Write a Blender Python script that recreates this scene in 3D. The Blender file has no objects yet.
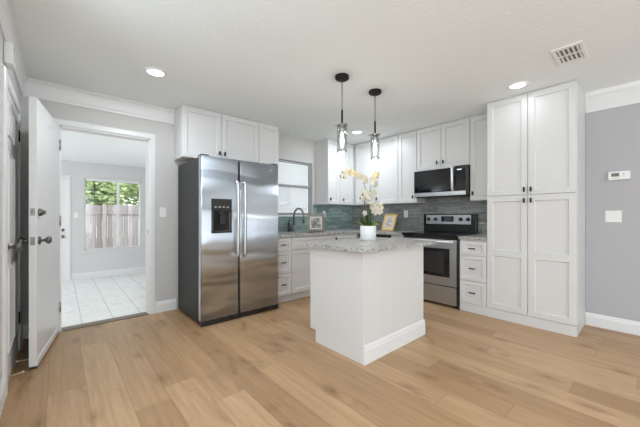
import bpy, bmesh, math, random
from mathutils import Vector, Matrix
random.seed(7)
S = bpy.context.scene
COL = S.collection
PI = math.pi

# ------------------------------------------------------------ camera
FPX = 294.3
ANG = math.atan((653 - 320) / FPX)
cd = bpy.data.cameras.new('camera'); cam = bpy.data.objects.new('camera', cd); COL.objects.link(cam)
cd.sensor_width = 36; cd.lens = FPX / 640 * 36; cd.shift_y = 2.5 / 640; cd.clip_start = 0.02
cam.location = (0, 0, 1.147)
fwd = Vector((math.cos(ANG), math.sin(ANG), 0))
cam.rotation_euler = fwd.to_track_quat('-Z', 'Y').to_euler()
S.camera = cam

# ------------------------------------------------------------ world, big lights, exposure
w = bpy.data.worlds.new('world'); S.world = w; w.use_nodes = True
wn = w.node_tree.nodes; wl = w.node_tree.links
bgn = wn['Background']
bgn.inputs[0].default_value = (0.94, 0.97, 1.0, 1); bgn.inputs[1].default_value = 2.6
S.view_settings.view_transform = 'Standard'; S.view_settings.look = 'None'
S.view_settings.gamma = 1; S.view_settings.use_curve_mapping = False
S.view_settings.exposure = 0.14

def area(name, loc, rot, sx, sy, power, color=(1, 1, 1), shape='RECTANGLE', spread=None):
    ld = bpy.data.lights.new(name, 'AREA'); ld.shape = shape; ld.size = sx
    if shape == 'RECTANGLE': ld.size_y = sy
    ld.energy = power; ld.color = color
    if spread: ld.spread = spread
    o = bpy.data.objects.new(name, ld); o.location = loc; o.rotation_euler = rot; COL.objects.link(o)
    return o
DAY_FILL = (0.72, 0.87, 1.0)
area('daylight_fill', (1.0, -3.98, 1.25), (PI/2 + .3, 0, 0), 4.2, 1.9, 31, DAY_FILL)        # added soft light standing in for daylight through the unseen rear wall opening
area('daylight_fill', (-2.15, -1.2, 1.3), (PI/2 + .3, 0, -PI/2), 3.6, 1.7, 26, DAY_FILL)    # unseen added source, imitates daylight from the living area's left
area('sunroom_side_fill', (-2.40, 5.9, 1.0), (PI/2 + .3, 0, -PI/2), 2.6, 1.7, 5, (.95, .98, 1))    # added light out of view, imitates daylight from the sunroom's left
area('sunroom_up_fill', (1.55, 5.0, 1.3), (PI, 0, 0), .6, 1.4, 4, (.98, .97, .96))  # added light with no lamp body, brightens the sunroom ceiling
area('living_up_fill', (-1.2, .8, 1.45), (PI, 0, 0), 1.6, 1.8, 52, (.72, .87, 1))  # added upward light without a lamp, lifts the kitchen ceiling
area('living_up_fill', (1.6, -2.2, 1.45), (PI, 0, 0), 2.4, 1.4, 26, (.72, .87, 1))  # second lampless light added out of view for the ceiling
S.cycles.diffuse_bounces = 8

# ------------------------------------------------------------ materials
def mat(name, color=(.8, .8, .8), rough=.5, metal=0, spec=None, coat=0):
    m = bpy.data.materials.new(name); m.use_nodes = True
    b = m.node_tree.nodes['Principled BSDF']
    b.inputs['Base Color'].default_value = (*color, 1); b.inputs['Roughness'].default_value = rough
    b.inputs['Metallic'].default_value = metal
    if spec is not None: b.inputs['Specular IOR Level'].default_value = spec
    if coat: b.inputs['Coat Weight'].default_value = coat; b.inputs['Coat Roughness'].default_value = .08
    return m
class NT:
    def __init__(s, m): s.t = m.node_tree; s.b = s.t.nodes['Principled BSDF']
    def n(s, typ, **kw):
        nd = s.t.nodes.new(typ)
        for k, v in kw.items(): setattr(nd, k, v)
        return nd
    def l(s, a, b): s.t.links.new(a, b)
    def math(s, op, a, b=None, c=None):
        nd = s.n('ShaderNodeMath', operation=op)
        for i, v in enumerate((a, b, c)):
            if v is None: continue
            if isinstance(v, (int, float)): nd.inputs[i].default_value = v
            else: s.l(v, nd.inputs[i])
        return nd.outputs[0]
    def pos(s):
        g = s.n('ShaderNodeNewGeometry'); x = s.n('ShaderNodeSeparateXYZ'); s.l(g.outputs['Position'], x.inputs[0])
        return g.outputs['Position'], x.outputs[0], x.outputs[1], x.outputs[2]
    def vec(s, x, y, z=0):
        c = s.n('ShaderNodeCombineXYZ')
        for i, v in enumerate((x, y, z)):
            if isinstance(v, (int, float)): c.inputs[i].default_value = v
            else: s.l(v, c.inputs[i])
        return c.outputs[0]
    def noise(s, v, scale, detail=3, rough=.5, dist=0):
        nd = s.n('ShaderNodeTexNoise'); s.l(v, nd.inputs['Vector'])
        nd.inputs['Scale'].default_value = scale; nd.inputs['Detail'].default_value = detail
        nd.inputs['Roughness'].default_value = rough; nd.inputs['Distortion'].default_value = dist
        return nd.outputs['Fac']
    def ramp(s, f, stops):
        r = s.n('ShaderNodeValToRGB'); s.l(f, r.inputs[0]); e = r.color_ramp.elements
        while len(e) < len(stops): e.new(.5)
        for i, (p, c) in enumerate(stops): e[i].position = p; e[i].color = (*c, 1) if len(c) == 3 else c
        return r.outputs[0]
    def mix(s, f, a, b, typ='MIX'):
        m = s.n('ShaderNodeMix', data_type='RGBA', blend_type=typ)
        for sock, v in ((m.inputs[0], f), (m.inputs[6], a), (m.inputs[7], b)):
            if isinstance(v, (int, float)): sock.default_value = v
            elif isinstance(v, tuple): sock.default_value = (*v, 1)
            else: s.l(v, sock)
        return m.outputs[2]
    def bump(s, h, strength, dist=.01):
        b = s.n('ShaderNodeBump'); b.inputs['Strength'].default_value = strength; b.inputs['Distance'].default_value = dist
        s.l(h, b.inputs['Height']); s.l(b.outputs[0], s.b.inputs['Normal'])
    def color(s, c): s.l(c, s.b.inputs['Base Color'])
    def grid(s, u, v, L, H, stag=.5, rnd=True):
        """running-bond cells: returns cell id vector, distances to the cell edges (m)"""
        row = s.math('FLOOR', s.math('DIVIDE', v, H))
        if rnd:
            wn_ = s.n('ShaderNodeTexWhiteNoise', noise_dimensions='1D'); s.l(row, wn_.inputs['W']); off = wn_.outputs['Value']
        else: off = s.math('MULTIPLY', s.math('MODULO', row, 2.0), stag)
        uu = s.math('ADD', s.math('DIVIDE', u, L), off)
        c = s.math('FLOOR', uu); fu = s.math('FRACT', uu); fv = s.math('FRACT', s.math('DIVIDE', v, H))
        du = s.math('MULTIPLY', s.math('MINIMUM', fu, s.math('SUBTRACT', 1.0, fu)), L)
        dv = s.math('MULTIPLY', s.math('MINIMUM', fv, s.math('SUBTRACT', 1.0, fv)), H)
        return s.vec(row, c, 3.3), s.math('MINIMUM', du, dv)

M = {}
M['cab'] = mat('cabinet_white_paint', (.675, .67, .66), .35)
M['trim'] = mat('trim_white_paint', (.78, .78, .78), .35)
M['door'] = mat('door_white_gloss', (.78, .78, .775), .3)
M['plastic'] = mat('white_plastic', (.82, .82, .80), .35)
M['black'] = mat('black_metal', (.02, .02, .02), .35, .6)
M['bronze'] = mat('dark_bronze', (.012, .011, .010), .55, 0, .25)
M['nickel'] = mat('satin_nickel', (.42, .41, .39), .3, 1)
M['pewter'] = mat('dark_pewter', (.17, .165, .16), .28, .9)
M['chrome'] = mat('chrome', (.75, .75, .75), .12, 1)
M['gunmetal'] = mat('faucet_gunmetal', (.25, .25, .25), .3, 1)
M['blackglass'] = mat('black_glass', (.008, .008, .009), .06)
M['blackenamel'] = mat('black_enamel', (.012, .012, .012), .25)
M['fridgeside'] = mat('dark_grey_side', (.025, .025, .025), .5, 0, .35)
M['rubber'] = mat('rubber', (.03, .03, .03), .7)
M['knobcap'] = mat('knob_black', (.02, .02, .02), .3)

def wallm(name, c, bump=.05):
    m = mat(name, c, .75); t = NT(m); p, x, y, z = t.pos(); t.bump(t.noise(p, 90, 2), bump, .004); return m
M['wall'] = wallm('grey_wall_paint', (.59, .58, .56))
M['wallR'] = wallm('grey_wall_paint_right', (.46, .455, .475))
M['wallF'] = wallm('sunroom_wall_paint', (.66, .66, .66))
m = M['ceil'] = mat('textured_ceiling_paint', (.855, .895, .895), .85); t = NT(m); p, x, y, z = t.pos()
t.bump(t.noise(p, 32, 3, .6), .35, .01)

# floor planks, running along Y
m = M['floor'] = mat('oak_plank_floor', (.5, .35, .2), .42); t = NT(m); p, x, y, z = t.pos()
cid, de = t.grid(y, t.math('ADD', x, .06), 1.8, .195)
wnz = t.n('ShaderNodeTexWhiteNoise', noise_dimensions='3D'); t.l(cid, wnz.inputs['Vector']); rv = wnz.outputs['Value']
gv = t.vec(t.math('ADD', t.math('MULTIPLY', x, 1.0), t.math('MULTIPLY', rv, 31.0)), t.math('MULTIPLY', y, .05), t.math('MULTIPLY', rv, 17.0))
g1 = t.noise(gv, 40, 6, .65, .15)
gv2 = t.vec(t.math('ADD', x, t.math('MULTIPLY', rv, 13.0)), t.math('MULTIPLY', y, .35), rv)
g2 = t.noise(gv2, 5, 3, .55, 1.2)
base = t.ramp(rv, [(0, (.38, .23, .118)), (.35, (.43, .268, .143)), (.7, (.475, .303, .166)), (1, (.525, .345, .198))])
gr = t.ramp(g1, [(.30, (.82, .79, .75)), (.64, (1.06, 1.06, 1.06))])
c = t.mix(1.0, base, gr, 'MULTIPLY')
kn = t.ramp(g2, [(.26, (.62, .55, .5)), (.40, (1, 1, 1)), (.75, (1.07, 1.06, 1.05))])
c = t.mix(.8, c, kn, 'MULTIPLY')
vk = t.n('ShaderNodeTexVoronoi', voronoi_dimensions='2D'); t.l(t.vec(t.math('ADD', t.math('MULTIPLY', x, 2.4), t.math('MULTIPLY', g2, .25)), t.math('MULTIPLY', y, 1.0), 0), vk.inputs['Vector']); vk.inputs['Scale'].default_value = 1.1
kk = t.ramp(vk.outputs['Distance'], [(.0, (.40, .31, .25)), (.04, (.72, .66, .60)), (.13, (1, 1, 1))])
c = t.mix(.75, c, kk, 'MULTIPLY')
seam = t.ramp(de, [(0, (.72, .68, .64)), (.0016, (1, 1, 1))])
t.color(t.mix(1.0, c, seam, 'MULTIPLY'))
t.bump(g1, .05, .003)
# sunroom tile
m = M['tile'] = mat('white_marble_floor_tile', (.8, .8, .8), .3); t = NT(m); p, x, y, z = t.pos()
cid, de = t.grid(t.math('ADD', y, .2), t.math('SUBTRACT', x, .2), .61, .305, rnd=True)
vn = t.noise(t.vec(t.math('ADD', x, y), t.math('MULTIPLY', t.math('SUBTRACT', y, x), .5), 0), 6, 5, .62, 1.6)
c = t.ramp(vn, [(.30, (.66, .66, .66)), (.46, (.80, .80, .79)), (.7, (.86, .86, .85))])
t.color(t.mix(1.0, c, t.ramp(de, [(0, (.5, .5, .5)), (.003, (.55, .55, .55)), (.005, (1, 1, 1))]), 'MULTIPLY'))
# backsplash glass tile
def splash(name, ax, cols, seed=0):
    m = mat(name, cols[1], .12); t = NT(m); p, x, y, z = t.pos(); u = x if ax == 'x' else y
    cid, de = t.grid(u, t.math('SUBTRACT', z, .905), .305, .0755, rnd=False, stag=.37)
    wz = t.n('ShaderNodeTexWhiteNoise', noise_dimensions='3D'); t.l(cid, wz.inputs['Vector'])
    base = t.ramp(wz.outputs['Value'], [(0, cols[0]), (.5, cols[1]), (1, cols[2])])
    st = t.noise(t.vec(t.math('MULTIPLY', u, 6.0), wz.outputs['Value'], t.math('MULTIPLY', z, 60.0)), 1.2, 4, .6, .6)
    c = t.mix(1.0, base, t.ramp(st, [(.32, (.62, .64, .64)), (.5, (1, 1, 1)), (.68, (1.45, 1.42, 1.42))]), 'MULTIPLY')
    gm = t.ramp(de, [(0, (1, 1, 1)), (.0018, (1, 1, 1)), (.0026, (0, 0, 0))])
    t.color(t.mix(gm, c, cols[3]))
    t.bump(t.ramp(de, [(0, (0, 0, 0)), (.004, (1, 1, 1))]), .4, .002)
    return m
M['splashA'] = splash('teal_glass_tile', 'x', [(.19, .27, .26), (.25, .34, .325), (.34, .43, .415), (.42, .48, .465)])
M['splashB'] = splash('glass_tile_reflected_grey', 'y', [(.21, .22, .21), (.27, .28, .265), (.34, .35, .335), (.42, .43, .41)])  # same tile as the sink wall; its angle-dependent reflection is put into this tint
# granite
m = M['granite'] = mat('speckled_granite', (.6, .6, .6), .28, 0, .35); t = NT(m); p, x, y, z = t.pos()
a = t.noise(p, 24, 5, .65, .5)
c = t.ramp(a, [(.28, (.22, .21, .20)), (.42, (.38, .37, .35)), (.58, (.50, .49, .47)), (.75, (.56, .56, .54))])
v = t.n('ShaderNodeTexVoronoi'); t.l(p, v.inputs['Vector']); v.inputs['Scale'].default_value = 95
wv = t.n('ShaderNodeSeparateColor'); t.l(v.outputs['Color'], wv.inputs[0])
sp = t.ramp(wv.outputs[0], [(0, (.22, .20, .19)), (.14, (.34, .32, .31)), (.22, (1, 1, 1)), (.85, (1, 1, 1)), (.92, (1.15, 1.15, 1.15))])
t.color(t.mix(.85, c, sp, 'MULTIPLY'))
# stainless steel
def steel(name, col, rough, wav=.0, ax='x'):
    m = mat(name, col, rough, 1); t = NT(m); p, x, y, z = t.pos()
    u = x if ax == 'x' else y
    f = t.noise(t.vec(t.math('MULTIPLY', u, 3.0), 0, t.math('MULTIPLY', z, 400.0)), 1.0, 2)
    rr = t.math('MULTIPLY_ADD', f, .14, rough - .07); t.l(rr, t.b.inputs['Roughness'])
    t.b.inputs['Anisotropic'].default_value = .75; tg = t.n('ShaderNodeCombineXYZ'); tg.inputs[0 if ax == 'x' else 1].default_value = 1; t.l(tg.outputs[0], t.b.inputs['Tangent'])
    if wav:
        h = t.noise(t.vec(t.math('MULTIPLY', u, 1.2), 0, t.math('MULTIPLY', z, 4.6)), 1.0, .6, .4, .5)
        t.bump(h, 1.0, wav)
    return m
M['steelF'] = steel('stainless_fridge', (.63, .675, .73), .42, .045)
M['steel'] = steel('stainless_range', (.52, .54, .56), .36, .004, 'y')
M['steelH'] = mat('stainless_handle', (.62, .62, .62), .36, .95)
# glass
def glass(name, col=(1, 1, 1), rough=0, thin=True):
    m = bpy.data.materials.new(name); m.use_nodes = True; nt = m.node_tree; nt.nodes.clear()
    o = nt.nodes.new('ShaderNodeOutputMaterial'); tr = nt.nodes.new('ShaderNodeBsdfTransparent'); gl = nt.nodes.new('ShaderNodeBsdfGlossy')
    tr.inputs[0].default_value = (*col, 1); gl.inputs['Roughness'].default_value = .03
    fr = nt.nodes.new('ShaderNodeLayerWeight'); fr.inputs['Blend'].default_value = .35; mu = nt.nodes.new('ShaderNodeMath'); mu.operation = 'MULTIPLY_ADD'; mu.inputs[1].default_value = .5; mu.inputs[2].default_value = .03; nt.links.new(fr.outputs['Facing'], mu.inputs[0])
    mx = nt.nodes.new('ShaderNodeMixShader'); nt.links.new(mu.outputs[0], mx.inputs[0])
    nt.links.new(tr.outputs[0], mx.inputs[1]); nt.links.new(gl.outputs[0], mx.inputs[2]); nt.links.new(mx.outputs[0], o.inputs[0])
    return m
M['glass'] = glass('window_glass', (.96, .98, .98))
M['shadeglass'] = glass('smoky_clear_glass', (.78, .78, .77))
def emis(name, col, st):
    m = mat(name, col, .5); b = m.node_tree.nodes['Principled BSDF']
    b.inputs['Emission Color'].default_value = (*col, 1); b.inputs['Emission Strength'].default_value = st; return m
M['bulb'] = emis('lit_bulb_glass', (1, .97, .93), 1.7)
M['can'] = emis('lit_downlight_lens', (1, .99, .96), 5.0)
M['lcd'] = mat('lcd_grey', (.10, .115, .10), .2)
M['display'] = emis('clock_display', (.55, .65, .72), .8)
m = M['shade'] = mat('white_window_shade', (.9, .9, .9), .8)
m.node_tree.nodes['Principled BSDF'].inputs['Transmission Weight'].default_value = 0
nt = m.node_tree; tl = nt.nodes.new('ShaderNodeBsdfTranslucent'); tl.inputs[0].default_value = (.92, .92, .92, 1)
ms = nt.nodes.new('ShaderNodeMixShader'); ms.inputs[0].default_value = .62
nt.links.new(nt.nodes['Principled BSDF'].outputs[0], ms.inputs[1]); nt.links.new(tl.outputs[0], ms.inputs[2]); nt.links.new(ms.outputs[0], nt.nodes['Material Output'].inputs[0])
M['steelL'] = mat('bright_steel_handle', (.86, .86, .86), .42, .85)
M['alu'] = mat('grey_aluminium_frame', (.36, .36, .36), .45, .3)
m = M['fence'] = mat('weathered_fence', (.5, .45, .42), .85); t = NT(m); p, x, y, z = t.pos()
cid, de = t.grid(z, x, 9.0, .14, rnd=False)
wz = t.n('ShaderNodeTexWhiteNoise', noise_dimensions='3D'); t.l(cid, wz.inputs['Vector'])
c = t.ramp(wz.outputs['Value'], [(0, (.31, .275, .265)), (1, (.44, .40, .39))])
c = t.mix(1.0, c, t.ramp(t.noise(t.vec(t.math('MULTIPLY', x, 12.0), 0, z), 2, 3), [(.3, (.8, .8, .8)), (.7, (1.15, 1.15, 1.15))]), 'MULTIPLY')
t.color(t.mix(1.0, c, t.ramp(de, [(0, (.35, .33, .33)), (.008, (1, 1, 1))]), 'MULTIPLY'))
M['leafg'] = mat('foliage_green', (.22, .33, .11), .6); t = NT(M['leafg']); p, x, y, z = t.pos()
t.color(t.ramp(t.noise(p, 5, 3), [(.3, (.16, .26, .09)), (.55, (.42, .52, .24)), (.75, (.70, .74, .46))]))
M['bark'] = mat('bark', (.2, .15, .11), .9)
m = M['ground'] = mat('leaf_litter_ground', (.35, .3, .25), .95); t = NT(m); p, x, y, z = t.pos()
t.color(t.ramp(t.noise(p, 4, 5), [(.3, (.28, .26, .24)), (.7, (.5, .48, .45))]))
M['pot'] = mat('white_ceramic', (.82, .82, .82), .3)
M['soil'] = mat('moss', (.08, .09, .04), .9)
M['petal'] = mat('cream_petal', (.92, .89, .80), .5)
M['petaly'] = mat('yellow_cream_petal', (.92, .84, .62), .5)
M['lip'] = mat('yellow_lip', (.80, .66, .34), .5)
M['bud'] = mat('dark_bud', (.12, .07, .05), .5)
M['stem'] = mat('orchid_stem', (.10, .10, .045), .5)
M['oleaf'] = mat('orchid_leaf', (.06, .14, .03), .35)
M['oleafl'] = mat('orchid_leaf_light', (.30, .45, .12), .4)
M['goldframe'] = mat('gold_wood_frame', (.62, .43, .17), .45)
M['champ'] = mat('champagne_frame', (.22, .205, .17), .4, .3)
M['matboard'] = mat('cream_mat', (.78, .76, .70), .8)
M['tanboard'] = mat('tan_mat', (.66, .55, .36), .8)
def art(name, stops, sc, sx=1):
    m = mat(name, (.5, .5, .5), .4); t = NT(m); p, x, y, z = t.pos(); t.color(t.ramp(t.noise(t.vec(t.math('MULTIPLY', x, sx), y, z), sc, 3, .6, .8), stops)); return m
M['photo'] = art('grey_photo_print', [(.35, (.05, .05, .045)), (.47, (.2, .2, .18)), (.58, (.42, .41, .38)), (.7, (.75, .74, .7))], 22)
M['print'] = art('colour_print', [(.36, (.10, .12, .20)), (.44, (.25, .28, .42)), (.5, (.65, .42, .35)), (.56, (.7, .66, .55)), (.64, (.22, .35, .5)), (.72, (.55, .2, .25))], 20)
M['bottle'] = mat('dark_bottle', (.05, .065, .075), .15)
M['sinksteel'] = mat('sink_steel', (.5, .5, .5), .3, 1)
M['grime'] = mat('spring_brass', (.62, .55, .40), .35, .8)

# ------------------------------------------------------------ mesh helpers
WL = {}      # world location of each object, by name
def box(bm, x0, x1, y0, y1, z0, z1, bev=0):
    vs = [bm.verts.new((x, y, z)) for x in (min(x0, x1), max(x0, x1)) for y in (min(y0, y1), max(y0, y1)) for z in (min(z0, z1), max(z0, z1))]
    fs = [bm.faces.new([vs[i] for i in q]) for q in ((0, 1, 3, 2), (4, 6, 7, 5), (0, 4, 5, 1), (2, 3, 7, 6), (0, 2, 6, 4), (1, 5, 7, 3))]
    if bev:
        es = list({e for f in fs for e in f.edges})
        bmesh.ops.bevel(bm, geom=es, offset=bev, segments=2, affect='EDGES', profile=.6)
def B(*a, bev=0):
    bm = bmesh.new(); box(bm, *a, bev=bev); return bm
def frame_of(d):
    d = Vector(d).normalized(); a = Vector((0, 0, 1)) if abs(d.z) < .9 else Vector((1, 0, 0))
    u = d.cross(a).normalized(); return u, d.cross(u).normalized()
def tube(bm, pts, rad, seg=10, cap=True):
    pts = [Vector(p) for p in pts]; rings = []
    if isinstance(rad, (int, float)): rad = [rad] * len(pts)
    u = None
    for i, p in enumerate(pts):
        d = (pts[min(i + 1, len(pts) - 1)] - pts[max(i - 1, 0)]).normalized()
        if u is None: u, v = frame_of(d)
        else:
            u = (u - d * u.dot(d)).normalized()
        v = d.cross(u)
        rings.append([bm.verts.new(p + (u * math.cos(2 * PI * k / seg) + v * math.sin(2 * PI * k / seg)) * rad[i]) for k in range(seg)])
    for a, b in zip(rings, rings[1:]):
        for k in range(seg):
            f = bm.faces.new((a[k], a[(k + 1) % seg], b[(k + 1) % seg], b[k])); f.smooth = True
    if cap: bm.faces.new(rings[0][::-1]); bm.faces.new(rings[-1])
def lathe(bm, c, prof, seg=28, axis=(0, 0, 1)):
    """prof: list of (radius, distance along axis)"""
    c = Vector(c); d = Vector(axis).normalized(); u, v = frame_of(d); rings = []
    for r, h in prof:
        if r < 1e-6: rings.append([bm.verts.new(c + d * h)])
        else: rings.append([bm.verts.new(c + d * h + (u * math.cos(2 * PI * k / seg) + v * math.sin(2 * PI * k / seg)) * r) for k in range(seg)])
    for a, b in zip(rings, rings[1:]):
        for k in range(seg):
            q = [a[k % len(a)], a[(k + 1) % seg % len(a)], b[(k + 1) % seg % len(b)], b[k % len(b)]]
            q = list(dict.fromkeys(q))
            if len(q) > 2: f = bm.faces.new(q); f.smooth = True
def curve(p, n=8):
    """Catmull-Rom through points"""
    p = [Vector(q) for q in p]; out = []
    for i in range(len(p) - 1):
        a, b, c, d = p[max(i - 1, 0)], p[i], p[i + 1], p[min(i + 2, len(p) - 1)]
        for k in range(n):
            t = k / n
            out.append(.5 * ((2 * b) + (c - a) * t + (2 * a - 5 * b + 4 * c - d) * t * t + (3 * b - a - 3 * c + d) * t ** 3))
    out.append(p[-1]); return out
def sub(name, bm, m, parent=None, loc=None):
    """link bm (world coordinates) as ONE mesh object"""
    bmesh.ops.recalc_face_normals(bm, faces=bm.faces[:])
    xs = [v.co for v in bm.verts]
    lo = Vector((min(v.x for v in xs), min(v.y for v in xs), min(v.z for v in xs))); hi = Vector((max(v.x for v in xs), max(v.y for v in xs), max(v.z for v in xs)))
    c = (lo + hi) / 2
    if parent is None: c.z = lo.z
    if loc is not None: c = Vector(loc)
    bmesh.ops.translate(bm, verts=bm.verts[:], vec=-c)
    me = bpy.data.meshes.new(name); bm.to_mesh(me); bm.free()
    me.materials.append(M[m] if isinstance(m, str) else m)
    o = bpy.data.objects.new(name, me); COL.objects.link(o); WL[o.name] = c.copy()
    if parent: o.parent = parent; o.location = c - WL[parent.name]
    else: o.location = c
    return o
def tag(o, label=None, cat=None, group=None, kind=None):
    if label: o['label'] = label
    if cat: o['category'] = cat
    if group: o['group'] = group
    if kind: o['kind'] = kind
    return o
def thing(name, loc, label, cat, group=None, kind=None):
    o = bpy.data.objects.new(name, None); COL.objects.link(o); o.location = loc; WL[o.name] = Vector(loc); o.empty_display_size = .1
    return tag(o, label, cat, group, kind)
def struct(name, bm, m, label=None, parent=None):
    o = sub(name, bm, m, parent)
    if not parent: tag(o, label, None, None, 'structure')
    return o

# faces: 'A' looks towards -Y at y = d ; 'B' looks towards -X at x = d ; 'L' looks towards +X at x = d ; 'R' looks toward +Y
def pt(face, d, u, v, n):
    if face == 'A': return (u, d - n, v)
    if face == 'B': return (d - n, u, v)
    if face == 'L': return (d + n, u, v)
    return (u, d + n, v)
def fbox(bm, face, d, u0, u1, v0, v1, n0, n1, bev=0):
    a = pt(face, d, u0, v0, n0); b = pt(face, d, u1, v1, n1)
    box(bm, a[0], b[0], a[1], b[1], a[2], b[2], bev)
def rings(bm, face, d, u0, u1, v0, v1, prof, back=True):
    """panel built from rectangular rings (inset, height) from its outer back edge to its inner field"""
    R = []
    for ins, n in prof:
        R.append([bm.verts.new(pt(face, d, *q, n)) for q in ((u0 + ins, v0 + ins), (u1 - ins, v0 + ins), (u1 - ins, v1 - ins), (u0 + ins, v1 - ins))])
    if back: bm.faces.new(R[0])
    for a, b in zip(R, R[1:]):
        for k in range(4): bm.faces.new((a[k], a[(k + 1) % 4], b[(k + 1) % 4], b[k]))
    bm.faces.new(R[-1])
T = .02
def shaker(face, d, u0, u1, v0, v1, fr=.057, mids=()):
    bm = bmesh.new()
    g = .0015
    edges = [v0] + list(mids) + [v1]
    u0 += g; u1 -= g; v0 += g; v1 -= g
    if not mids:
        rings(bm, face, d, u0, u1, v0, v1, [(0, 0), (0, T - .002), (.002, T), (fr - .002, T), (fr, T - .001), (fr + .006, T - .0135), (fr + .009, T - .014)])
    else:
        # outer slab with two recessed fields: stiles and rails as boxes, fields as rings
        fbox(bm, face, d, u0, u1, v0, v1, 0, T - .016)
        fbox(bm, face, d, u0, u0 + fr, v0, v1, T - .017, T, .001); fbox(bm, face, d, u1 - fr, u1, v0, v1, T - .017, T, .001)
        for a, b in ((v0 + fr, mids[0] - fr * .6), (mids[0] + fr * .6, v1 - fr)): rings(bm, face, d, u0 + fr, u1 - fr, a, b, [(0, T - .0008), (.007, T - .0135), (.010, T - .014)], back=False)
        ys = [v0] + [m for m in mids] + [v1]
        for i, yv in enumerate(ys):
            a, b = (yv, yv + fr) if i == 0 else ((yv - fr, yv) if i == len(ys) - 1 else (yv - fr * .6, yv + fr * .6))
            fbox(bm, face, d, u0 + fr, u1 - fr, a, b, T - .017, T - .0003)
    return bm
def pull(face, d, u, v, vertical=True, L=.05):
    """small dark bar pull"""
    bm = bmesh.new()
    if vertical:
        fbox(bm, face, d, u - .008, u + .008, v - L / 2, v + L / 2, T + .014, T + .028, .003)
        fbox(bm, face, d, u - .004, u + .004, v - .006, v + .006, T, T + .018)
    else:
        fbox(bm, face, d, u - L / 2, u + L / 2, v - .006, v + .006, T + .016, T + .028, .003)
        for s in (-1, 1): fbox(bm, face, d, u + s * L * .3 - .004, u + s * L * .3 + .004, v - .004, v + .004, T, T + .018)
    return bm
def add_door(root, face, d, u0, u1, v0, v1, hu=None, hv=None, mids=(), fr=.057):
    o = sub('door', shaker(face, d, u0, u1, v0, v1, fr, mids), 'cab', root)
    if hu is not None: sub('handle', pull(face, d, hu, hv), 'bronze', o)['label'] = 'dark bronze handle'
def add_drawer(root, face, d, u0, u1, v0, v1, hu=None):
    o = sub('drawer', shaker(face, d, u0, u1, v0, v1, .042), 'cab', root)
    sub('handle', pull(face, d, (u0 + u1) / 2 if hu is None else hu, (v0 + v1) / 2, False, .075), 'bronze', o)['label'] = 'dark bronze handle'
def extrude(bm, face, d, prof, a0, a1, m0=0, m1=0):
    """profile [(n, z)] swept along a wall; m0/m1 mitre factors"""
    r0 = [bm.verts.new(pt(face, d, a0 + m0 * n, z, n)) for n, z in prof]; r1 = [bm.verts.new(pt(face, d, a1 + m1 * n, z, n)) for n, z in prof]
    k = len(prof)
    for i in range(k): bm.faces.new((r0[i], r0[(i + 1) % k], r1[(i + 1) % k], r1[i]))
    bm.faces.new(r0[::-1]); bm.faces.new(r1)
BASEP = [(0, 0), (.016, 0), (.016, .095), (.011, .105), (.009, .118), (.004, .13), (0, .13)]
def baseboard(name, face, d, a0, a1, label, m0=0, m1=0, z=0):
    bm = bmesh.new(); extrude(bm, face, d, [(n, zz + z) for n, zz in BASEP], a0, a1, m0, m1); return struct(name, bm, 'trim', label)

# ============================================================ STRUCTURE
YA = 3.90; XB = 4.29; XR = 4.175; XL = -.27; H = 2.44
# floors
struct('floor', B(-2.3, 4.7, -4.2, 4.0, -.10, 0), 'floor', 'oak plank floor running through the kitchen')
struct('floor', B(-2.6, 2.1, 4.0, 7.9, -.24, -.14), 'tile', 'white marble tile floor of the sunroom beyond the doorway')
struct('ceiling', B(-2.3, 4.7, -4.2, 4.02, H, H + .1), 'ceil', 'textured pale grey kitchen ceiling')
struct('ceiling', B(-2.6, 2.1, 4.02, 7.9, 2.25, 2.35), 'ceil', 'flat ceiling of the sunroom beyond the doorway')
# wall A with doorway and sink window
DX0, DX1, DH = .0, .785, 2.045
WX0, WX1, WZ0, WZ1 = 2.36, 3.27, 1.165, 2.05
bm = bmesh.new(); y0, y1 = YA, YA + .12
for a in ((-.45, DX0, 0, H), (DX0, DX1, DH, H), (DX1, WX0, 0, H), (WX0, WX1, 0, WZ0), (WX0, WX1, WZ1, H), (WX1, 4.6, 0, H)): box(bm, a[0], a[1], y0, y1, a[2], a[3])
struct('wall_back', bm, 'wall', 'grey wall with the doorway, fridge and sink window')
struct('wall_range', B(XB, XB + .2, .4738, YA, 0, H), 'wall', 'grey wall behind the range')
struct('wall_right', B(XR, XR + .35, -4.2, .4735, 0, H), 'wallR', 'grey wall right of the pantry cabinet')
# left wall with closed door
LY0, LY1, LH = 2.76, 3.58, 2.02
struct('wall_left', B(XL - .12, XL, 1.9, YA, 0, H), 'wall', 'short grey wall at the left edge')
# living area shell behind the camera
struct('wall_left', B(-2.3, XL - .12, 1.9, 2.0, 0, H), 'wall', 'grey wall of the living area')
bm = bmesh.new()
for a in ((-4.1, -3.1, 0, H), (.7, 1.9, 0, H), (-3.1, .7, 0, .42), (-3.1, .7, 2.2, H)): box(bm, -2.3, -2.2, a[0], a[1], a[2], a[3])
struct('wall_left', bm, 'wall', 'living area wall with a wide window')
bm = bmesh.new()
for a in ((-2.3, -1.2, 0, H), (3.2, 4.6, 0, H), (-1.2, 3.2, 0, .25), (-1.2, 3.2, 2.25, H)): box(bm, a[0], a[1], -4.2, -4.1, a[2], a[3])
struct('wall_rear', bm, 'wall', 'rear wall of the living area with a wide window')
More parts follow.
